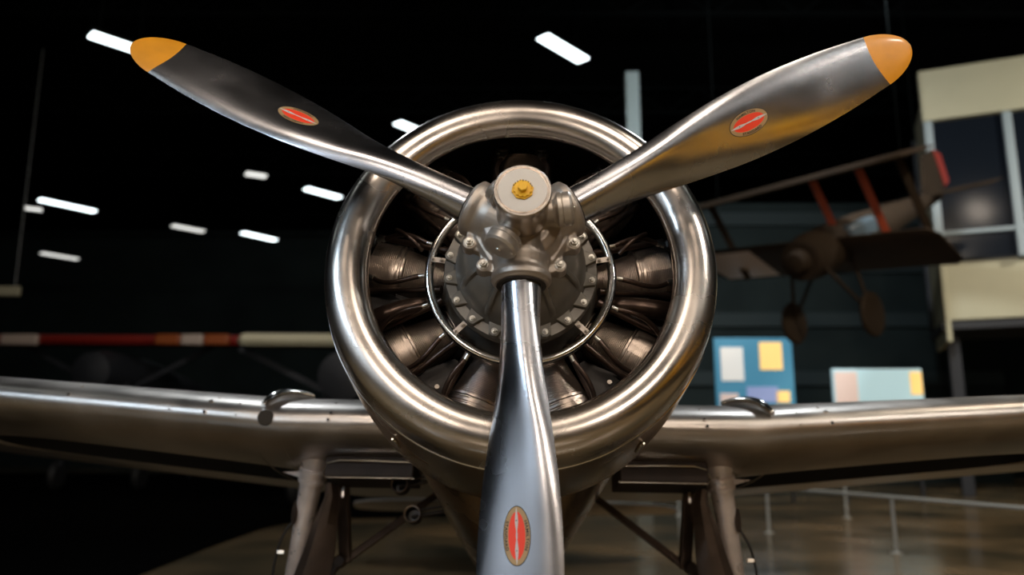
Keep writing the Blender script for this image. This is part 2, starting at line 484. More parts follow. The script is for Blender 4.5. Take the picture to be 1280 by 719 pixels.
# ---- nine cylinders, each built once and turned round the crankcase
def make_cylinder():
    bm = bmesh.new()
    F = frame((0, .52, 0), (1, 0, 0), (0, 1, 0))       # local z radial (+X)
    prof = [(0, .25), (.078, .25), (.078, .268)]
    h = .270
    while h < .420:
        t = (h - .27) / .15; r = .066 + .030 * t
        prof += [(r - .022, h), (r - .020, h + .0030), (r, h + .0032), (r, h + .0050), (r - .020, h + .0052)]
        h += .0060
    prof += [(.08, .424), (0, .424)]
    lathe(bm, prof, F, 40)
    c = link('engine_cylinder', bm, M['fin'], plane, smooth=True, angle=30)
    bm = bmesh.new()
    prof = [(0, .424), (.080, .424)]
    h = .426
    while h < .535:
        r = .104 + .004 * sin((h - .426) / .11 * PI)
        prof += [(r - .014, h), (r - .014, h + .0026), (r, h + .0030), (r, h + .0054), (r - .014, h + .006)]
        h += .0066
    prof += [(.085, .54), (.06, .556), (0, .562)]
    lathe(bm, prof, F, 40)
    link('cylinder_head', bm, M['fin'], c, angle=30)
    # clamp band and deflector
    for s in (-1, 1):
        bm = bmesh.new(); rr = []
        for hh in (.428, .436, .530, .540):
            row = []
            for k in range(9):
                a = rad(-10 + 12.5 * k)
                R_ = .113
                row.append((hh, .52 - R_ * cos(a) * .9, s * (R_ * sin(a) + .004)))
            for k in range(8, -1, -1):
                a = rad(-10 + 12.5 * k)
                row.append((hh, .52 - (.109) * cos(a) * .9, s * (.109 * sin(a) + .004)))
            rr.append(row)
        skin_rings(bm, rr)
        if s > 0: link('head_deflector', bm, M['band'], c)
        else: bm.free()
    bm = bmesh.new()
    for hh in (.418, .437):
        lathe(bm, [(.100, hh), (.107, hh), (.107, hh + .007), (.100, hh + .007)], F, 48, closed_prof=True)
    link('cylinder_band', bm, M['band'], c)
    for s in (-1, 1):
        bm = bmesh.new()
        # rocker box
        box(bm, (.565, .47, s * .075), (.05, .085, .05))
        tube(bm, [(.555, .425, s * .075), (.562, .415, s * .075)], .022, 20)
        link('rocker_box', bm, M['baffle'], c, bevel=.010, seg=3)
        bm = bmesh.new()
        tube(bm, [(.262, .40, s * .074), (.30, .41, s * .078), (.54, .46, s * .108)], .0115, 14)
        tube(bm, [(.262, .40, s * .074), (.29, .408, s * .077)], .016, 14)
        link('pushrod_tube', bm, M['tube'], c)
        bm = bmesh.new()
        p0 = (RR + .010, .335, s * .060)
        tube(bm, [p0, (RR + .032, .34, s * .064)], .0075, 12, mi=1)
        pts = bez((RR + .03, .34, s * .064), (.40, .345, s * .088), (.45, .38, s * .112), (.515, .405, s * .070), 14)
        tube(bm, pts, .0085, 12)
        tube(bm, [pts[-2], pts[-1] + Vector((.012, .004, 0))], .011, 12, mi=1)
        link('ignition_lead', bm, [M['tube'], M['bolt']], c)
    return c
cyl0 = make_cylinder()
for k in range(9):
    c = cyl0 if k == 0 else copy_tree(cyl0, plane)
    c.rotation_euler = (0, -rad(90 + 40 * k), 0)
# pressure baffles between the cylinders
for k in range(9):
    a = 110 + 40 * k; m = Matrix.Rotation(-rad(a), 4, 'Y')
    if sin(rad(a)) > .3: continue
    bm = bmesh.new()
    skin_rings(bm, [[m @ Vector(p) for p in ((.33, .49 + e, -.012), (.50, .45 + e, -.085), (.59, .47 + e, -.10), (.60, .44 + e, 0), (.59, .47 + e, .10), (.50, .45 + e, .085), (.33, .49 + e, .012))] for e in (0, .004)])
    bf = link('cylinder_baffle', bm, M['baffle'], plane, bevel=.002)
    bm = bmesh.new()
    lathe(bm, [(0, -.006), (.008, -.006), (.009, .0), (0, .0)], Matrix.Translation(m @ Vector((.45, .455, .02))) @ AX, 12)
    lathe(bm, [(0, -.006), (.008, -.006), (.009, .0), (0, .0)], Matrix.Translation(m @ Vector((.53, .448, -.04))) @ AX, 12)
    link('baffle_screw', bm, M['hub'], bf)
# sump / intake pipes low in the bay
for a in (-12, 192):
    m = Matrix.Rotation(-rad(a), 4, 'Y'); bm = bmesh.new()
    tube(bm, [m @ Vector(p) for p in bez((.29, .42, 0), (.36, .40, .0), (.46, .41, .02), (.58, .44, .03), 10)], [.016, .018, .022, .026, .030, .032, .033, .034, .034, .034, .034], 18)
    link('intake_pipe', bm, M['tube'], plane)
# small pulley above hub
bm = bmesh.new()
lathe(bm, [(0, -.004), (.030, -.006), (.034, -.004), (.031, 0), (.034, .004), (.030, .006), (0, .004)], frame((.05, .37, .375), (1, .35, .1)), 32)
tube(bm, [(.05, .37, .375), (.08, .40, .36)], .007); tube(bm, [(.08, .39, .37), (.085, .40, .33)], .011); tube(bm, [(.085, .40, .35), (.06, .5, .25)], .012)
link('governor_pulley', bm, M['band'], plane)
for s in (-1, 1):
    bm = bmesh.new()
    tube(bm, bez((s * .14, .36, .22), (s * .19, .33, .27), (s * .21, .33, .31), (s * .25, .36, .33), 8), .008)
    tube(bm, [(s * .19, .335, .265), (s * .215, .335, .305)], .013)
    link('primer_line', bm, M['tube'], plane)
    bm = bmesh.new()
    tube(bm, bez((s * .34, .36, .10), (s * .37, .34, .13), (s * .40, .34, .16), (s * .44, .38, .19), 8), .008)
    link('primer_line', bm, M['tube'], plane)

# ---- fuselage
def fus_ring(Y, w, top, bot, k=.4, n=56):
    pts = []
    for i in range(n):
        a = 2 * PI * i / n; s, c = sin(a), cos(a)
        z = top * s if s > 0 else bot * -s
        x = w * c * (1 - (k * s * s if s < 0 else 0))
        pts.append((x, Y, z))
    return pts
bm = bmesh.new()
st = [(.98, .60, .60, -.60, 0), (1.10, .605, .60, -.64, .05), (1.3, .585, .59, -.76, .20), (1.6, .54, .58, -.90, .34), (2.1, .50, .60, -1.00, .42), (2.8, .47, .66, -1.00, .42), (3.6, .44, .70, -.90, .35), (4.6, .38, .62, -.70, .2), (6.0, .24, .42, -.40, .1), (7.3, .09, .25, -.16, 0), (7.6, .03, .12, -.08, 0)]
skin_rings(bm, [fus_ring(*s) for s in st])
fus = link('fuselage', bm, M['belly'], plane)
ss = fus.modifiers.new('s', 'SUBSURF'); ss.levels = 1; ss.render_levels = 2
bm = bmesh.new()
skin_rings(bm, [[(x * w_, y_, z_) for x, z_ in ((-.30, .55), (-.24, .85), (0, .98), (.24, .85), (.30, .55))] for y_, w_ in ((2.4, .9), (2.9, 1), (4.2, .9), (4.6, .6))])
link('canopy', bm, M['glass'], plane)
bm = bmesh.new()
skin_rings(bm, [[(-.03, y0, z_), (.03, y0, z_), (.03, y1, z_), (-.03, y1, z_)] for z_, y0, y1 in ((.2, 6.5, 7.7), (.9, 6.8, 7.8), (1.35, 7.1, 7.75))])
link('tail_fin', bm, M['skin'], plane, bevel=.02)
for s in (-1, 1):
    bm = bmesh.new()
    skin_rings(bm, [[(x, y0, .12), (x, y0 + .1, .16), (x, y1, .13), (x, y1, .11), (x, y0 + .1, .09)] for x, y0, y1 in ((s * .1, 6.4, 7.6), (s * 1.6, 6.8, 7.5), (s * 1.8, 7.0, 7.4))])
    link('tailplane', bm, M['skin'], plane)

# ---- wings
def foil(n=26):
    top, botm = [], []
    for i in range(n + 1):
        x = (1 - cos(PI * i / n)) / 2
        t = 5 * (.2969 * math.sqrt(x) - .1260 * x - .3516 * x * x + .2843 * x ** 3 - .1036 * x ** 4)
        top.append((x, t)); botm.append((x, -t))
    return list(reversed(top)) + botm[1:-1]
FO = foil()
def wing_station(x):
    """returns leading edge Y, centre Z, chord, thickness"""
    ax = abs(x)
    d = max(0, ax - 1.1)
    return 1.475 + .045 * d, -.235 + .082 * d, 2.45 - .20 * d, .375 - .042 * d
def wing_pt(x, cx, ty, off=0.0):
    Y0, zc, ch, th = wing_station(x)
    return Vector((x, Y0 + cx * ch, zc + (ty * (th + 2 * off)) + .03 * ch * math.sin(PI * cx) * .6))
wings = []
def set_side(s): return 'left' if s < 0 else 'right'
for s in (-1, 1):
    bm = bmesh.new()
    xs = [.2, .6, 1.0, 1.1, 1.6, 2.2, 3.0, 4.0, 5.0, 5.6, 5.85, 5.97]
    rings = []
    for x in xs:
        q = 1.0
        if x > 5.5: q = math.sqrt(max(.02, 1 - ((x - 5.5) / .48) ** 2))
        Y0, zc, ch, th = wing_station(x)
        rings.append([Vector((s * x, Y0 + .5 * ch + (cx - .5) * ch * q, zc + ty * th * q + .03 * ch * sin(PI * cx) * .6)) for cx, ty in FO])
    skin_rings(bm, rings)
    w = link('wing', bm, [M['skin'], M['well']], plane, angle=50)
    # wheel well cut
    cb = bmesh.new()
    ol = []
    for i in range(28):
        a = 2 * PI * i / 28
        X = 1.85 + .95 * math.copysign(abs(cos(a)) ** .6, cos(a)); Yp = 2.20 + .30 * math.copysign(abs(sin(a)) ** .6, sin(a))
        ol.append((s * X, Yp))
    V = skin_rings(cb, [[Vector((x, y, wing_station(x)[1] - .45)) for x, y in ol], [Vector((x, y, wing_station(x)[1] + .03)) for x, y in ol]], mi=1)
    cut = link('cutter', cb, [M['skin'], M['well']])
    cut.parent = plane
    bo = w.modifiers.new('b', 'BOOLEAN'); bo.operation = 'DIFFERENCE'; bo.object = cut; bo.solver = 'EXACT'
    bake(w)
    bpy.data.objects.remove(cut)
    w['label'] = 'wing on the ' + set_side(s)
    wings.append(w)
    # joint bands
    for xb, wd in ((1.10, .006), (1.24, .003)):
        bm = bmesh.new(); rr = []
        for e in (-wd, wd):
            rr.append([wing_pt(s * (xb + e), cx, ty, .0022) for cx, ty in FO if cx < .5])
        inner = [[wing_pt(s * (xb + e), cx, ty, -.002) for cx, ty in FO if cx < .5] for e in (-wd, wd)]
        sec = [[a_, b_, c_, d_] for a_, b_, c_, d_ in zip(rr[0], rr[1], inner[1], inner[0])]
        skin_rings(bm, sec)
        link('joint_band', bm, M['skin'], w)
    # skin holes (dark bolts)
    def on_surface(x, z_frac):
        # point on leading edge where ty*2 = z_frac on the nose
        best = min((p for p in FO if p[0] < .3), key=lambda p: abs(p[1] * 2 - z_frac))
        i = FO.index(best)
        p = wing_pt(s * x, *best); a_ = wing_pt(s * x, *FO[i - 1]); b_ = wing_pt(s * x, *FO[(i + 1) % len(FO)])
        t = (b_ - a_).normalized(); n = Vector((0, t.z, -t.y)); 
        if n.y > 0: n = -n
        return p, n
    for x, zf, r_ in ((.86, .42, .006), (.862, .22, .010), (.87, -.02, .009), (1.42, .5, .007), (1.44, .30, .011), (1.45, .02, .010), (2.1, .45, .007), (2.12, .1, .010), (1.62, .05, .005), (1.30, .35, .004), (1.30, .0, .004)):
        if s > 0 and x > 1.5: continue
        p, n = on_surface(x, zf)
        bm = bmesh.new()
        lathe(bm, [(0, .0008), (r_ * .72, .0008)], frame(p, n), 16, mi=0)
        lathe(bm, [(r_ * .72, .0008), (r_ * .8, .003), (r_ * 1.1, .0025), (r_ * 1.15, -.002)], frame(p, n), 16, mi=1)
        link('skin_screw', bm, [M['ink'], M['skin']], w)
    if s < 0:
        p, n = on_surface(1.16, .02); bm = bmesh.new()
        lathe(bm, [(0, .003), (.036, .003), (.038, -.008)], frame(p, n), 32)
        link('access_cover', bm, M['hatch'], w)['label'] = 'dull round patch on the leading edge'
    # curved fairing loop lying over the joint on top of the leading edge
    tp = []
    for k in range(15):
        f = k / 14
        x = 1.02 + .16 * f + .02 * sin(f * PI)
        fo = [(.17, None), ]
        cx = .10 * (1 - f) ** 1.3 + .008
        t = 5 * (.2969 * math.sqrt(cx) - .1260 * cx - .3516 * cx * cx + .2843 * cx ** 3 - .1036 * cx ** 4)
        p = wing_pt(s * (x), cx, t, .0); tp.append(p + Vector((0, -.012 * f, .010 + .020 * sin(PI * f))))
    bm = bmesh.new(); tube(bm, tp, [.006 + .017 * math.sqrt(sin(PI * min(.97, max(.03, .10 + .84 * k / 14)))) for k in range(15)], 14)
    link('joint_fairing', bm, M['chrome'], w)
    # rows of fine rivets along leading edge
    bm = bmesh.new()
    for zf, x0, x1, n_ in ((.22, 1.5, 3.0, 34), (-.25, 1.2, 3.0, 40)):
        for k in range(n_):
            p, n = on_surface(x0 + (x1 - x0) * k / n_, zf)
            lathe(bm, [(0, .0012), (.0022, .001), (.003, 0)], frame(p, n), 6)
    link('rivet_line', bm, M['skin'], w)

# wheel bay edges under centre section (bright flanges)
for s in (-1, 1):
    bm = bmesh.new()
    pts = [(s * .50, 1.67, -.388), (s * .70, 1.67, -.384), (s * .84, 1.67, -.384), (s * .90, 1.69, -.395), (s * .93, 1.74, -.43), (s * .92, 1.80, -.46)]
    tube(bm, pts, .004, 8)
    tube(bm, [(s * .48, 1.675, -.463), (s * .90, 1.68, -.463)], .003, 8)
    link('wheel_bay_flange', bm, M['chrome'], plane)
    bm = bmesh.new()
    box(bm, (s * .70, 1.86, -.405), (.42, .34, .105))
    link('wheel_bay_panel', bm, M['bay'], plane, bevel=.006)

# ---- landing gear
for s in (-1, 1):
    top = Vector((s * .985, 1.80, -.33)); axle = Vector((s * 1.147, 2.18, -1.215))
    d = (axle - top).normalized()
    bm = bmesh.new()
    m = frame(top, d, (0, 1, 0)); Ls = (axle - top).length
    lathe(bm, [(0, -.02), (.085, -.02), (.075, .03), (.062, .065), (.058, .075), (.070, .078), (.070, .095), (.062, .098), (.062, .125), (.067, .128), (.067, .145), (.056, .15), (.050, .30), (.046, .62), (.040, .63), (.034, .64), (.034, Ls - .07), (.05, Ls - .06), (.05, Ls), (0, Ls)], m, 36)
    g = link('landing_gear_strut', bm, M['strut'], plane, angle=35)
    # little triangular gusset outboard
    bm = bmesh.new()
    skin_rings(bm, [[(s * 1.06, 1.86 + e, -.44), (s * 1.17, 1.90 + e, -.405), (s * 1.055, 1.86 + e, -.405)] for e in (0, .012)])
    link('gusset', bm, M['strut'], g)
    # brake hose with clip
    bm = bmesh.new()
    tube(bm, bez(top + d * .33 + Vector((s * .04, -.02, 0)), top + d * .42 + Vector((s * .10, -.04, 0)), top + d * .5 + Vector((s * .12, -.04, 0)), top + d * .95 + Vector((s * .07, -.03, 0)), 14), .006, 10)
    link('brake_hose', bm, M['rubber'], g)
    bm = bmesh.new(); box(bm, tuple(top + d * .50 + Vector((s * .075, -.05, 0))), (.035, .01, .018))
    link('hose_clip', bm, M['bolt'], g, bevel=.002)
    bm = bmesh.new()
    lathe(bm, [(0, -.005), (.022, -.005), (.03, .0), (.03, .006), (0, .006)], frame(top + d * .30 + Vector((s * .045, -.03, 0)), (s * .7, -.7, 0)) @ Matrix.Diagonal((.8, 1.9, 1, 1)), 20)
    link('strut_pad', bm, M['door'], g)
    # rear fairing (long dark door behind/inboard of the strut)
    bm = bmesh.new(); rings = []
    for f, xo, xi in ((0, .925, .868), (.15, .930, .855), (.45, .985, .862), (.75, 1.03, .872), (1.0, 1.072, .895), (1.5, 1.14, .95), (1.9, 1.19, 1.02)):
        Y = 1.765 + .17 * f; Z = -.475 - .41 * f
        rings.append([(s * xo, Y + .03, Z), (s * (xo * .7 + xi * .3), Y - .012, Z), (s * (xo * .35 + xi * .65), Y - .012, Z), (s * xi, Y + .03, Z), (s * (xi + .008), Y + .045, Z), (s * (xo * .5 + xi * .5), Y + .005, Z), (s * (xo - .006), Y + .045, Z)])
    skin_rings(bm, rings)
    link('gear_door', bm, M['door'], plane, bevel=.003)['label'] = 'dark dented gear door'
    # vertical brace and folding drag link
    bm = bmesh.new()
    beam(bm, (s * .895, 2.0, -.34), (s * .868, 2.18, -.81), .062, .05)
    br = link('gear_brace', bm, M['door'], plane, bevel=.008)
    bm = bmesh.new()
    box(bm, (s * .875, 1.985, -.47), (.012, .006, .09)); box(bm, (s * .93, 2.0, -.50), (.05, .012, .012))
    link('brace_fitting', bm, M['bolt'], br, bevel=.002)
    bm = bmesh.new()
    beam(bm, (s * .42, 2.34, -.43), (s * .90, 2.15, -.83), .036, .036, xh=(0, 1, 0))
    beam(bm, (s * .885, 2.13, -.80), (s * 1.06, 2.16, -1.05), .040, .040, xh=(0, 1, 0))
    lathe(bm, [(0, -.03), (.03, -.03), (.03, .03), (0, .03)], Matrix.Translation((s * .89, 2.14, -.81)) @ AX, 20)
    link('drag_link', bm, M['door'], plane, bevel=.005)
    # wheel
    wc = Vector((s * 1.147, 2.18, -1.215)) + Vector((-s * .11, 0, 0))
    bm = bmesh.new(); lathe(bm, [(.13, -.10), (.27, -.105), (.335, -.07), (.35, 0), (.335, .07), (.27, .105), (.13, .10)], frame(wc, (1, 0, 0)), 48, closed_prof=True)
    wh = link('wheel', bm, M['rubber'], plane)
    bm = bmesh.new(); lathe(bm, [(0, -.09), (.05, -.09), (.06, -.05), (.135, -.06), (.14, .06), (.06, .05), (.05, .12), (0, .12)], frame(wc, (1, 0, 0)), 36)
    link('wheel_rim', bm, M['strut'], wh)
# tailwheel
bm = bmesh.new(); tube(bm, [(0, 6.4, -.3), (0, 6.5, -.42)], .03); lathe(bm, [(0, -.05), (.10, -.05), (.12, 0), (.10, .05), (0, .05)], frame((0, 6.5, -.50), (1, 0, 0)), 28)
link('tail_wheel', bm, M['rubber'], plane)
# pair of drain tubes low on the left
for (x, y, z), (x2, y2, z2) in (((-.560, 1.80, -.478), (-.43, 1.78, -.45)), ((-.497, 1.86, -.608), (-.33, 1.85, -.58))):
    bm = bmesh.new()
    lathe(bm, [(.034, -.030), (.040, -.030), (.041, .03), (.034, .03), (.030, .02), (.0, .02), (0, .016), (.028, .016), (.033, .0)], frame((x, y, z), (.1, 1, -.1)), 28)
    dt = link('drain_tube', bm, M['baffle'], plane)
    bm = bmesh.new()
    lathe(bm, [(.0345, -.031), (.0395, -.034), (.042, -.030), (.0405, -.025)], frame((x, y, z), (.1, 1, -.1)), 32)
    link('tube_lip', bm, M['band'], dt)
    bm = bmesh.new()
    tube(bm, [(x - .005, y - .02, z - .01), (x2, y2 + .05, z2)], .010); tube(bm, [(x + .02, y - .02, z + .02), (x2 + .02, y2 + .05, z2 + .03)], .006)
    link('tube_stalk', bm, M['baffle'], dt)

# ================================================================== THE HANGAR
X0, X1, Y0_, Y1, H = -34, 18, -22, 42, 12.5
M['floor'] = mat('sealed_concrete', (.21, .145, .075), 0, .20, scale=.55, col2=(.075, .066, .042), rvar=.10, bump=.03, bscale=1.2)
M['wall'] = mat('dark_teal_wall', (.022, .033, .033), 0, .8, spec=.15, var=.3, scale=.5)
M['ceil'] = mat('dark_ceiling', (.004, .0045, .0045), 0, .8, spec=0.0, var=.3, scale=.6)
M['truss'] = mat('dark_steel_truss', (.0025, .003, .003), 0, .8, spec=0.0)
M['bandp'] = mat('teal_wall_band', (.032, .046, .048), 0, .7, spec=.2)
M['cream'] = mat('cream_panel', (.50, .47, .32), 0, .6, var=.08, scale=1)
M['mull'] = mat('pale_blue_mullion', (.30, .36, .38), 0, .5)
M['steel'] = mat('rail_steel', (.36, .39, .39), 0, .45)
M['fabric'] = mat('olive_fabric', (.026, .016, .008), 0, .8, spec=.2, var=.3, scale=2)
M['orange'] = mat('orange_strut', (.30, .05, .02), 0, .5)
M['offwhite'] = mat('faded_white_paint', (.50, .40, .33), 0, .5)
M['slate'] = mat('slate_blue_panel', (.06, .09, .11), 0, .5)
M['redp'] = mat('red_dope', (.22, .014, .008), 0, .45)
M['orangep'] = mat('orange_dope', (.30, .07, .012), 0, .45)
M['navy'] = mat('dark_navy_paint', (.012, .014, .018), 0, .6)
M['fluor'] = emis('fluorescent_tube', (.86, .97, 1.0), 4.0)
M['dim'] = emis('dim_tube', (.95, .95, .9), 1.2)
M['warm'] = emis('warm_bulb', (1.0, .80, .60), 30)
M['trainer'] = mat('trainer_yellow', (.85, .42, .01), 0, .4)

def struct(name, bm, m, **k):
    o = link(name, bm, m, smooth=False, **k); o['kind'] = 'structure'; return o
bm = bmesh.new(); box(bm, ((X0 + X1) / 2, (Y0_ + Y1) / 2, -.1), (X1 - X0, Y1 - Y0_, .2)); struct('floor', bm, M['floor'])
bm = bmesh.new(); box(bm, ((X0 + X1) / 2, (Y0_ + Y1) / 2, H + .1), (X1 - X0, Y1 - Y0_, .2)); struct('ceiling', bm, M['ceil'])
for n, c, s in (('wall_left', (X0 - .1, (Y0_ + Y1) / 2, H / 2), (.2, Y1 - Y0_, H)), ('wall_right', (X1 + .1, (Y0_ + Y1) / 2, H / 2), (.2, Y1 - Y0_, H)),
                ('wall_back', ((X0 + X1) / 2, Y1 + .1, H / 2), (X1 - X0, .2, H)), ('wall_front', ((X0 + X1) / 2, Y0_ - .1, H / 2), (X1 - X0, .2, H))):
    bm = bmesh.new(); box(bm, c, s); struct(n, bm, M['wall'])
k = 1
for y in range(-18, 42, 6):                                    # roof trusses
    bm = bmesh.new()
    for z in (H - .08, H - .9): beam(bm, (X0 + .05, y, z), (X1 - .05, y, z), .12, .12)
    n = 24
    for i in range(n):
        xa = X0 + .2 + (X1 - X0 - .4) * i / n; xb = X0 + .2 + (X1 - X0 - .4) * (i + 1) / n
        beam(bm, (xa, y, H - .9), ((xa + xb) / 2, y, H - .1), .06, .06); beam(bm, ((xa + xb) / 2, y, H - .1), (xb, y, H - .9), .06, .06)
    struct('trim_%d' % k, bm, M['truss']); k += 1

# right side mezzanine block behind the display cases
bm = bmesh.new(); box(bm, (8.6, 26.1, 4.6), (14.5, .3, 9.2))
struct('wall_mezzanine', bm, M['wall'])
for i, z in enumerate((3.3, 5.2, 7.0, 8.6)):
    bm = bmesh.new(); box(bm, (8.6, 25.85, z), (14.4, .18, .45)); struct('trim_%d' % k, bm, M['bandp']); k += 1
# pale column far behind the cowling
bm = bmesh.new(); box(bm, (3.1, 19.4, 5.35), (.34, .34, 10.7)); 
M['column'] = mat('pale_column_paint', (.30, .37, .37), 0, .7, spec=.1)
col = struct('trim_%d' % k, bm, M['column']); k += 1

# observation booth
booth = empty('observation_booth', (10.35, 19.0, 0), (0, 0, rad(-22))); tag(booth, 'cream framed glazed booth raised against the wall at the right edge', 'booth')
def bpart(name, m, boxes, parent=None, bev=.02):
    bm = bmesh.new()
    for c, s in boxes: box(bm, (c[0] - 10.6, c[1] - 19.0, c[2]), s)
    return link(name, bm, m, parent or booth, smooth=False, bevel=bev)
bpart('upper_panel', M['cream'], [((13.3, 19.25, 9.95), (5.4, .3, 1.35))])
bpart('lower_panel', M['cream'], [((13.2, 19.6, 4.95), (5.0, .3, 1.45))])
bpart('side_panel', M['cream'], [((10.75, 20.6, 6.9), (.12, 2.4, 6.4))])
bpart('booth_floor', M['navy'], [((13.2, 20.8, 4.1), (5.2, 2.6, .2))])
bpart('booth_back', M['navy'], [((13.2, 22.0, 7.0), (5.2, .2, 5.6))])
bpart('support_leg', M['navy'], [((10.9, 20.2, 2.0), (.28, .28, 4.0))])
bpart('support_leg', M['mull'], [((15.4, 20.2, 2.0), (.28, .28, 4.0))])
for x in (10.72, 12.45, 14.2): bpart('mullion', M['mull'], [((x, 19.25, 7.5), (.20, .16, 3.7))])
bpart('transom', M['mull'], [((13.2, 19.25, 6.35), (5.0, .12, .10))])
for a_, b_ in ((10.82, 12.35), (12.55, 14.1)): bpart('booth_pane', M['glass'], [(((a_ + b_) / 2, 19.30, 7.5), (b_ - a_, .02, 3.6))], bev=0)

# exhibit displays
def display(name, label, cx, y, z, w, h, base, pics):
    e = empty(name, (cx, y, 0)); tag(e, label, 'display')
    bm = bmesh.new(); box(bm, (0, .06, z), (w, .10, h)); link('panel', bm, base, e, smooth=False, bevel=.01)
    for s in (-1, 1):
        bm = bmesh.new(); tube(bm, [(s * w * .42, .12, 0), (s * w * .42, .12, z)], .04); link('post', bm, M['navy'], e)
    for px, pz, pw, ph, m in pics:
        bm = bmesh.new(); box(bm, (px, -.005, z + pz), (pw, .03, ph)); link('picture', bm, m, e, smooth=False)
B_blue = emis('backlit_blue', (.05, .20, .30), .5); B_white = emis('backlit_white', (.75, .72, .66), .4); B_yel = emis('backlit_amber', (.95, .62, .20), .6)
B_pale = emis('backlit_pale_blue', (.45, .66, .72), .4); B_pink = emis('backlit_buff', (.62, .48, .42), .5); B_lil = emis('backlit_lilac', (.25, .30, .50), .45)
display('exhibit_display', 'blue backlit exhibit panel with white and amber pictures beside the cowling', 5.45, 18.0, 2.75, 1.75, 1.75, B_blue,
        [(-.50, .28, .50, .75, B_white), (.38, .46, .50, .62, B_yel), (.15, -.40, .7, .34, B_lil), (-.6, -.55, .4, .35, B_pink), (.6, -.45, .3, .25, B_yel)])
display('exhibit_display', 'wide pale blue backlit exhibit panel under the hanging biplane', 8.2, 18.0, 2.35, 2.0, 1.15, B_pale, [(-.72, -.02, .5, 1.05, B_pink), (.85, .25, .25, .5, B_yel)])

# matt black sheet laid over the left half of the floor
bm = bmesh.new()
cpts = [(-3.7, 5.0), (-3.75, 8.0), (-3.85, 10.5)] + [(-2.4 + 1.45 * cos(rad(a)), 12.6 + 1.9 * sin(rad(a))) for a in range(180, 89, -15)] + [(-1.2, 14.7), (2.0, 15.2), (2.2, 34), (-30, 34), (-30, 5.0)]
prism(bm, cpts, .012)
M['floor_sheet'] = mat('black_floor_sheet', (.003, .003, .003), 0, .95, spec=0.0, bump=.2, bscale=120)
o = link('floor_sheet', bm, M['floor_sheet'], smooth=False); tag(o, 'matt black sheet covering the floor under and beyond the left wing', 'floor_sheet')
# guard rail
rail = empty('guard_railing', (4.3, 10.5, 0)); tag(rail, 'low grey metal guard railing on the floor behind the right wheel strut', 'railing')
RP = [(3.80, 12.3), (4.67, 10.15), (5.45, 8.0), (6.2, 5.85)]
bm = bmesh.new(); tube(bm, [(x - 4.3, y - 10.5, .66) for x, y in RP], .022); link('top_rail', bm, M['steel'], rail)
for x, y in RP:
    bm = bmesh.new(); tube(bm, [(x - 4.3, y - 10.5, 0), (x - 4.3, y - 10.5, .66)], .022)
    lathe(bm, [(0, 0), (.07, 0), (.07, .01), (.03, .02), (0, .02)], Matrix.Translation((x - 4.3, y - 10.5, 0)), 20)
    link('post', bm, M['steel'], rail)
for (x, y, h), lb in (((3.02, 15.0, .34), 'short grey floor post seen under the right wing root, nearest the drag link'), ((5.9, 14.6, .66), 'lone grey floor post behind the guard railing')):
    bm = bmesh.new(); tube(bm, [(0, 0, 0), (0, 0, h)], .022); lathe(bm, [(0, 0), (.07, 0), (.07, .01), (.03, .02), (0, .02)], None, 20)
    lathe(bm, [(0, h - .01), (.03, h - .01), (.03, h + .01), (0, h + .015)], None, 16)
    o = link('floor_post', bm, M['steel']); o.location = (x, y, 0); tag(o, lb, 'post')

# ---- suspended biplane on the right
def slab_wing(bm, a, b, ch, th, cdir, mi=0):
    a, b, cdir = Vector(a), Vector(b), Vector(cdir).normalized(); n = (b - a).cross(cdir).normalized()
    rings = []
    for f in (0, .03, .5, .97, 1):
        c = ch * (.7 if f in (0, 1) else 1); t = th * (.4 if f in (0, 1) else 1)
        p = a.lerp(b, f)
        rings.append([p + cdir * c * x + n * t * y for x, y in ((-.5, 0), (-.46, .35), (-.25, .5), (.1, .35), (.5, .03), (.5, -.03), (.1, -.2), (-.3, -.3), (-.46, -.25))])
    skin_rings(bm, rings, mi=mi)
bip = empty('hanging_biplane', (7.5, 15.0, 5.4)); tag(bip, 'brown fabric biplane with orange struts hanging from the ceiling at right', 'biplane')
nose = Vector((4.75, 12.9, 4.25)); tail = Vector((9.9, 17.3, 6.9)); ax = (tail - nose).normalized()
side = ax.cross(Vector((0, 0, 1))).normalized(); upv = side.cross(ax)
org = Vector((7.5, 15.0, 5.4))
def bp(f, u, v): return nose + ax * f + side * u + upv * v - org
def bobj(name, bm, m, parent=None, **k): return link(name, bm, m, parent or bip, **k)
bm = bmesh.new()
rings = []
for f, w, h in ((0, .30, .32), (.3, .38, .40), (1.2, .40, .42), (2.4, .36, .38), (4.5, .22, .24), (6.6, .06, .10)):
    rings.append([bp(f, w * cos(a), h * sin(a)) for a in [2 * PI * i / 20 for i in range(20)]])
skin_rings(bm, rings); bobj('fuselage', bm, M['fabric'])
bm = bmesh.new(); lathe(bm, [(0, -.25), (.16, -.2), (.22, 0), (.34, .02), (.34, .25), (0, .25)], frame(bp(0, 0, 0), ax), 24); bobj('engine', bm, M['fabric'])
bm = bmesh.new(); slab_wing(bm, bp(.9, -2.5, 1.25), bp(.9, 2.0, 1.25), 1.35, .14, ax); bobj('upper_wing', bm, M['fabric'])
bm = bmesh.new(); slab_wing(bm, bp(1.2, -2.6, .05), bp(1.2, 1.9, -.35), 1.25, .13, (ax.x, ax.y, -.30)); bobj('lower_wing', bm, M['fabric'])
bm = bmesh.new(); slab_wing(bm, bp(1.2, -2.5, .04), bp(1.2, -1.3, -.066), 1.15, .17, (ax.x, ax.y, -.30)); bobj('wing_marking', bm, M['offwhite'])
for u, sm_ in ((-1.9, 'fabric'), (.15, 'orange'), (.95, 'orange'), (1.6, 'fabric')):
    for f in (.95,):
        bm = bmesh.new(); beam(bm, bp(f + .45, u, -.35), bp(f - .15, u, 1.25), .12, .06); bobj('interplane_strut', bm, M[sm_])
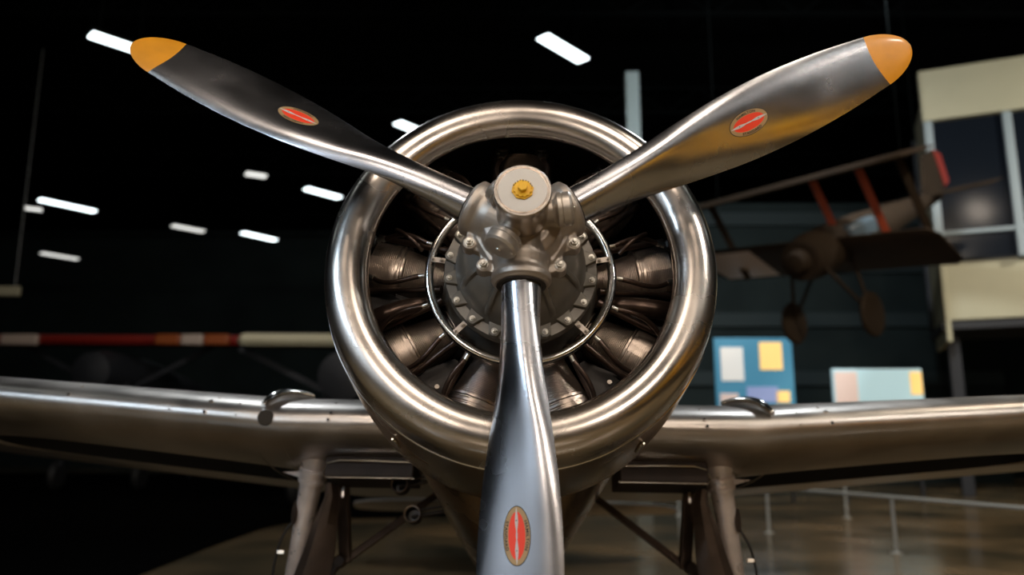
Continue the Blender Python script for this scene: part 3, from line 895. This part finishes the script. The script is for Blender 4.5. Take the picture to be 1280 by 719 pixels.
bm = bmesh.new(); box(bm, (0, 0, 0), (1.1, .86, .35), frame(bp(1.7, 0, .12), upv, ax)); bobj('cockpit_panel', bm, M['slate'], bevel=.08)
bm = bmesh.new(); skin_rings(bm, [[bp(5.6, e, .1), bp(6.1, e, .95), bp(6.7, e, 1.0), bp(6.9, e, .1)] for e in (-.03, .03)]); bobj('tail_fin', bm, M['fabric'])
bm = bmesh.new(); skin_rings(bm, [[bp(6.72, e, .1), bp(6.72, e, 1.0), bp(7.1, e, .85), bp(7.2, e, .2)] for e in (-.03, .03)]); bobj('rudder', bm, M['redp'])
bm = bmesh.new(); slab_wing(bm, bp(6.2, -1.3, .08), bp(6.2, 1.3, .08), .8, .07, ax); bobj('tailplane', bm, M['fabric'])
for s in (-1, 1):
    bm = bmesh.new(); c0 = bp(.55, s * .7, -1.15); lathe(bm, [(0, -.04), (.26, -.05), (.36, -.04), (.38, 0), (.36, .04), (.26, .05), (0, .04)], frame(c0, side), 28); bobj('wheel', bm, M['fabric'])
    bm = bmesh.new(); tube(bm, [bp(.2, s * .3, -.2), c0], .03); tube(bm, [bp(1.2, s * .3, -.2), c0], .03); bobj('undercarriage_leg', bm, M['fabric'])
for f, u in ((.9, -1.8), (.9, 1.6), (5.5, 0)):
    p = bp(f, u, 1.2 if f < 2 else .2); bm = bmesh.new(); tube(bm, [p, (p.x, p.y, H - 5.4 - .02)], .012, 6); bobj('suspension_cable', bm, M['truss'])

# ---- far aircraft on the left
def far_plane(name, label, o_, span0, span1, wz, chord_, m, m2, marks, fz, under):
    e = empty(name, (o_[0], o_[1], .016)); tag(e, label, 'airplane')
    bm = bmesh.new(); slab_wing(bm, (span0 - o_[0], 0, wz), (span1 - o_[0], .3, wz), chord_, .40, (0, 1, 0)); link('wing', bm, m, e)
    for a, b, mm in marks:
        bm = bmesh.new(); box(bm, ((a + b) / 2 - o_[0], -chord_ * .46, wz), (b - a, .18, .30)); link('wing_marking', bm, mm, e, bevel=.05)
    bm = bmesh.new(); rings = []
    for y, r in ((-1.6, .15), (-1.5, .5), (-.8, .62), (1.5, .6), (4, .35), (6, .1)):
        rings.append([(r * cos(a), y, fz + r * sin(a)) for a in [2 * PI * i / 20 for i in range(20)]])
    skin_rings(bm, rings); link('fuselage', bm, m2, e)
    for s in (-1, 1):
        bm = bmesh.new(); tube(bm, [(s * .5, -.6, fz - .2), (s * 1.1, -.6, .4)], .06); link('landing_gear_leg', bm, m2, e)
        bm = bmesh.new(); lathe(bm, [(0, -.08), (.3, -.1), (.4, 0), (.3, .1), (0, .08)], frame((s * 1.1, -.6, .4), (1, 0, 0)), 24); link('wheel', bm, M['rubber'], e)
        bm = bmesh.new(); beam(bm, (s * .5, 0, fz - .3), (s * 2.6, 0, wz - .1), .12, .08); link('wing_strut', bm, m2, e)
    bm = bmesh.new(); tube(bm, [(0, 5.6, fz), (0, 5.6, .12)], .07); link('tail_skid', bm, m2, e)
    return e
far_plane('high_wing_airplane', 'dark high-wing airplane with a red and orange wing at far left', (-11, 22.4), -15.5, -6.4, 4.02, 1.6, M['redp'], M['navy'],
          [(-13.9, -12.9, M['offwhite']), (-9.7, -9.02, M['orangep']), (-8.38, -7.7, M['orangep']), (-9.0, -8.4, M['offwhite'])], 3.1, True)
far_plane('high_wing_airplane', 'dark high-wing airplane with a cream wing just left of the cowling', (-3.4, 17.6), -5.9, -.9, 3.42, 1.5, M['cream'], M['navy'], [], 2.6, True)
bm = bmesh.new(); box(bm, (0, 0, 0), (1.9, .12, .26)); o = link('hanging_banner', bm, M['cream'], bevel=.02); o.location = (-14.4, 21.5, 5.35)
for s in (-.8, .8):
    b2 = bmesh.new(); tube(b2, [(s, 0, .1), (s, 0, H - 5.37)], .01, 6); link('cable', b2, M['steel'], o)
tag(o, 'narrow cream banner hanging at the far left edge', 'banner')

# ================================================================== LIGHTS
def fluorescent(x, y, ang, ln, label, m='fluor', wd=.30, z=None):
    e = empty('ceiling_light', (x, y, z or 9.2), (0, 0, ang)); tag(e, label, 'ceiling light', 'fluorescent fixtures under the roof')
    bm = bmesh.new()
    skin_rings(bm, [[(xx, -wd * .4, .10), (xx, wd * .4, .10), (xx, wd * .55, .0), (xx, -wd * .55, .0)] for xx in (-ln / 2 - .04, ln / 2 + .04)])
    link('housing', bm, M['truss'], e, smooth=False)
    bm = bmesh.new(); box(bm, (0, 0, -.02), (ln, wd, .04)); link('diffuser', bm, M[m], e, smooth=False, bevel=.01)
    for s in (-1, 1):
        bm = bmesh.new(); tube(bm, [(s * ln * .35, 0, .09), (s * ln * .35, 0, H - (z or 9.2) - .01)], .01, 6)
        link('hanger', bm, M['truss'], e)
    return e
# seen ones, each on the fixture plane z = 9.2
for x, y, a, ln, lb, m in (
    (-7.9, 14.9, .80, 1.1, 'bright tube light touching the tip of the upper left blade', 'fluor'),
    (1.05, 15.1, .85, 1.35, 'bright tube light high between the two upper blades', 'fluor'),
    (-2.6, 19.3, .9, .9, 'tube light just above the upper left rim of the cowling', 'fluor'),
    (-6.1, 24.8, .85, 1.3, 'tube light under the upper left blade, near the cowling', 'fluor'),
    (-15.1, 26.2, .9, 1.8, 'long tube light at the left end of the hall', 'fluor'),
    (-9.9, 30.4, .9, 1.5, 'tube light left of the cowling, below the nearer tube', 'fluor'),
    (-19.6, 33.8, .9, 1.5, 'small tube light low at the far left', 'dim'),
    (-12.2, 29.2, .8, 1.2, 'small dim tube light between the two longer tubes', 'dim'),
    (-16.5, 26.6, .5, .5, 'small round glow beside the long left tube light', 'dim'),
    (-7.7, 23.0, .5, .6, 'small dim lamp below the emblem of the upper left blade', 'dim')):
    fluorescent(x, y, a, ln, lb, m, z=9.2)
# fixtures above and behind the camera
n = 0
WORDS = ['first', 'second', 'third', 'fourth', 'fifth', 'sixth', 'seventh', 'eighth', 'ninth', 'tenth', 'eleventh', 'twelfth']
for y in (-16, -9, -3, 3.5):
    for x in (-12, -6.5, 6.5, 12):
        e = fluorescent(x, y, .2 if n % 2 else 0, 2.4, 'tube light in the rows above and behind the camera', 'fluor', z=9.2)
        e['group'] = 'tube lights overhead out of view'; n += 1

# unseen roof spotlights: keys on the airplane plus added fills
def spotlight(x, y, z, power, size, col, target=(0, 2.9, 1.6)):
    e = empty('unseen_spotlight', (x, y, z)); tag(e, 'unseen lamp hung from the roof, among the keys and added fills', 'spotlight', 'warm exhibit lamps behind the camera')
    d = (Vector(target) - Vector((x, y, z))).normalized()
    bm = bmesh.new(); s = size / 2 + .03
    lathe(bm, [(s * .5, -.35), (s, -.05), (s + .02, .0), (s - .02, .0), (s * .45, -.32)], frame((0, 0, 0), d), 28, closed_prof=True)
    link('lamp_housing', bm, M['truss'], e)
    bm = bmesh.new(); tube(bm, [-d * .3, (-d.x * .3, -d.y * .3, H - z - .01)], .03); link('hanger', bm, M['truss'], e)
    li = bpy.data.lights.new('lamp', 'AREA'); li.shape = 'DISK'; li.size = size; li.energy = power; li.color = col; li.spread = rad(120)
    lo = bpy.data.objects.new('lamp', li); C.objects.link(lo); lo.parent = e
    lo.matrix_local = frame(d * -.03, -d); 
    return e
W1 = (1.0, .84, .70)
spotlight(-1.9, -3.2, 8.9, 66, 2.3, W1)
spotlight(1.9, -3.2, 8.9, 66, 2.3, W1)
spotlight(-2.6, -7.5, 5.4, 60, 1.0, W1)  # low fill pair added to lift the gear struts and lower engine
spotlight(2.6, -7.5, 5.4, 60, 1.0, W1)
spotlight(-6.2, -2.6, 5.6, 60, 1.4, (.62, .80, 1))
spotlight(-4.6, -3.4, 4.6, 14, .5, (.62, .80, 1))
spotlight(6.8, -2.0, 7.6, 70, .9, (1, .92, .84))
spotlight(3.4, 0.3, 9.0, 420, .5, (1, .9, .75), target=(6.0, -3.0, 1.6))  # added to light the yellow trainer for its reflection
spotlight(-3.0, 0.3, 9.0, 560, .5, (.86, .93, 1), target=(-6.0, -4.2, 2.4))  # added to light the grey transport for its reflection
spotlight(-3.5, 9.0, 8.9, 55, .6, (.85, .93, 1), target=(-3.5, 5, 1))
spotlight(4.0, 9.0, 8.9, 55, .6, (.85, .93, 1), target=(3.5, 5, 1))
spotlight(6.5, 4.5, 9.0, 260, .8, (1, .84, .66), target=(7, 12, 0))  # added to lift and warm the floor at right
spotlight(9.5, 10.5, 9.0, 130, .8, (1, .85, .7), target=(7, 15, 4.5))  # unseen fill on the hanging biplane
spotlight(-6.0, 10.5, 9.2, 110, .8, (1, .92, .85), target=(-8, 22, 4))  # unseen fill on the far left airplanes, kept out of frame
spotlight(16.0, 12.0, 9.0, 260, .8, (1, .95, .85), target=(13, 19, 6))  # unseen fill on the booth
spotlight(5.5, 11.0, 9.3, 320, .8, (.9, .95, 1), target=(6, 24, 4))  # unseen fill on the pale column and mezzanine wall

# unseen yellow trainer added at right to give the blade its yellow reflection
ty = empty('added_yellow_trainer', (6.0, -3.2, 0), (0, 0, rad(-35)))
ty.scale = (1.3, 1.3, 1.3); tag(ty, 'unseen yellow low-wing trainer added behind the camera at right for its reflection', 'airplane')
bm = bmesh.new(); rings = []
for y, w, h, z in ((-3.2, .45, .45, 1.35), (-2.6, .55, .58, 1.35), (-.5, .5, .7, 1.4), (1.5, .35, .5, 1.4), (3.6, .08, .2, 1.45)):
    rings.append([(y, w * cos(a), z + h * sin(a)) for a in [2 * PI * i / 28 for i in range(28)]])
skin_rings(bm, rings); link('fuselage', bm, M['trainer'], ty)
bm = bmesh.new(); slab_wing(bm, (-1.2, -4.2, 1.15), (-1.2, 4.2, 1.15), 1.7, .22, (1, 0, 0)); link('wing', bm, M['trainer'], ty)
bm = bmesh.new(); skin_rings(bm, [[(2.8, e, 1.5), (3.2, e, 2.6), (3.8, e, 2.6), (3.9, e, 1.4)] for e in (-.04, .04)]); link('tail_fin', bm, M['trainer'], ty)
for s in (-1, 1):
    bm = bmesh.new(); tube(bm, [(-1.6, s * 1.2, 1.1), (-1.6, s * 1.2, .3)], .05); link('landing_gear_leg', bm, M['strut'], ty)
    bm = bmesh.new(); lathe(bm, [(0, -.07), (.24, -.08), (.3, 0), (.24, .08), (0, .07)], frame((-1.6, s * 1.2, .3), (0, 1, 0)), 28); link('wheel', bm, M['rubber'], ty)
bm = bmesh.new(); tube(bm, [(3.5, 0, 1.4), (3.5, 0, .1)], .05); link('tail_wheel', bm, M['rubber'], ty)

# unseen pale transport added at left to give the blade a blue-grey reflection
tr = empty('added_grey_transport', (-6.6, -4.6, 0), (0, 0, rad(-42))); tag(tr, 'unseen pale blue grey transport added behind the camera at left for its reflection', 'airplane')
M['transport'] = mat('pale_blue_grey_paint', (.52, .55, .59), 0, .4)
bm = bmesh.new(); rings = []
for x, r_, z in ((-5.5, .2, 2.2), (-5.2, .8, 2.3), (-4.0, 1.35, 2.5), (-1.0, 1.5, 2.6), (2.5, 1.4, 2.7), (5.0, .8, 3.1), (6.5, .25, 3.4)):
    rings.append([(x, r_ * cos(a), z + r_ * sin(a)) for a in [2 * PI * i / 36 for i in range(36)]])
skin_rings(bm, rings); link('fuselage', bm, M['transport'], tr)
for k_ in range(6):
    bm = bmesh.new(); box(bm, (-3.0 + 1.1 * k_, 1.42, 2.95), (.45, .12, .45)); link('cabin_window', bm, M['glass'], tr, bevel=.03)
bm = bmesh.new(); skin_rings(bm, [[(4.6, e, 3.6), (5.6, e, 5.6), (6.6, e, 5.6), (6.6, e, 3.5)] for e in (-.08, .08)]); link('tail_fin', bm, M['transport'], tr, bevel=.03)
for y_ in (-1.2, 1.2):
    bm = bmesh.new(); tube(bm, [(-.6, y_, 1.8), (-.6, y_ * 1.1, .5)], .08); link('landing_gear_leg', bm, M['strut'], tr)
    bm = bmesh.new(); lathe(bm, [(0, -.12), (.4, -.13), (.5, 0), (.4, .13), (0, .12)], frame((-.6, y_ * 1.1, .5), (0, 1, 0)), 28); link('wheel', bm, M['rubber'], tr)

# ================================================================== WORLD, CAMERA, COLOUR
w = bpy.data.worlds.new('hall'); bpy.context.scene.world = w; w.use_nodes = True
w.node_tree.nodes['Background'].inputs[0].default_value = (.02, .024, .026, 1); w.node_tree.nodes['Background'].inputs[1].default_value = .02

cd = bpy.data.cameras.new('camera'); cam = bpy.data.objects.new('camera', cd); C.objects.link(cam)
cam.location = (0, 0, 1.35); cam.rotation_euler = (rad(90 + 10.8), 0, 0)
cd.sensor_width = 36; cd.lens = 28.125; cd.clip_start = .05; cd.clip_end = 200
cd.dof.use_dof = True; cd.dof.focus_distance = 2.5; cd.dof.aperture_fstop = .0281 / .022
sc = bpy.context.scene; sc.camera = cam
sc.view_settings.view_transform = 'Standard'; sc.view_settings.look = 'None'; sc.view_settings.gamma = 1; sc.view_settings.use_curve_mapping = False
sc.view_settings.exposure = 0.0
sc.cycles.use_denoising = True; sc.cycles.max_bounces = 7; sc.cycles.glossy_bounces = 5; sc.cycles.sample_clamp_indirect = 6
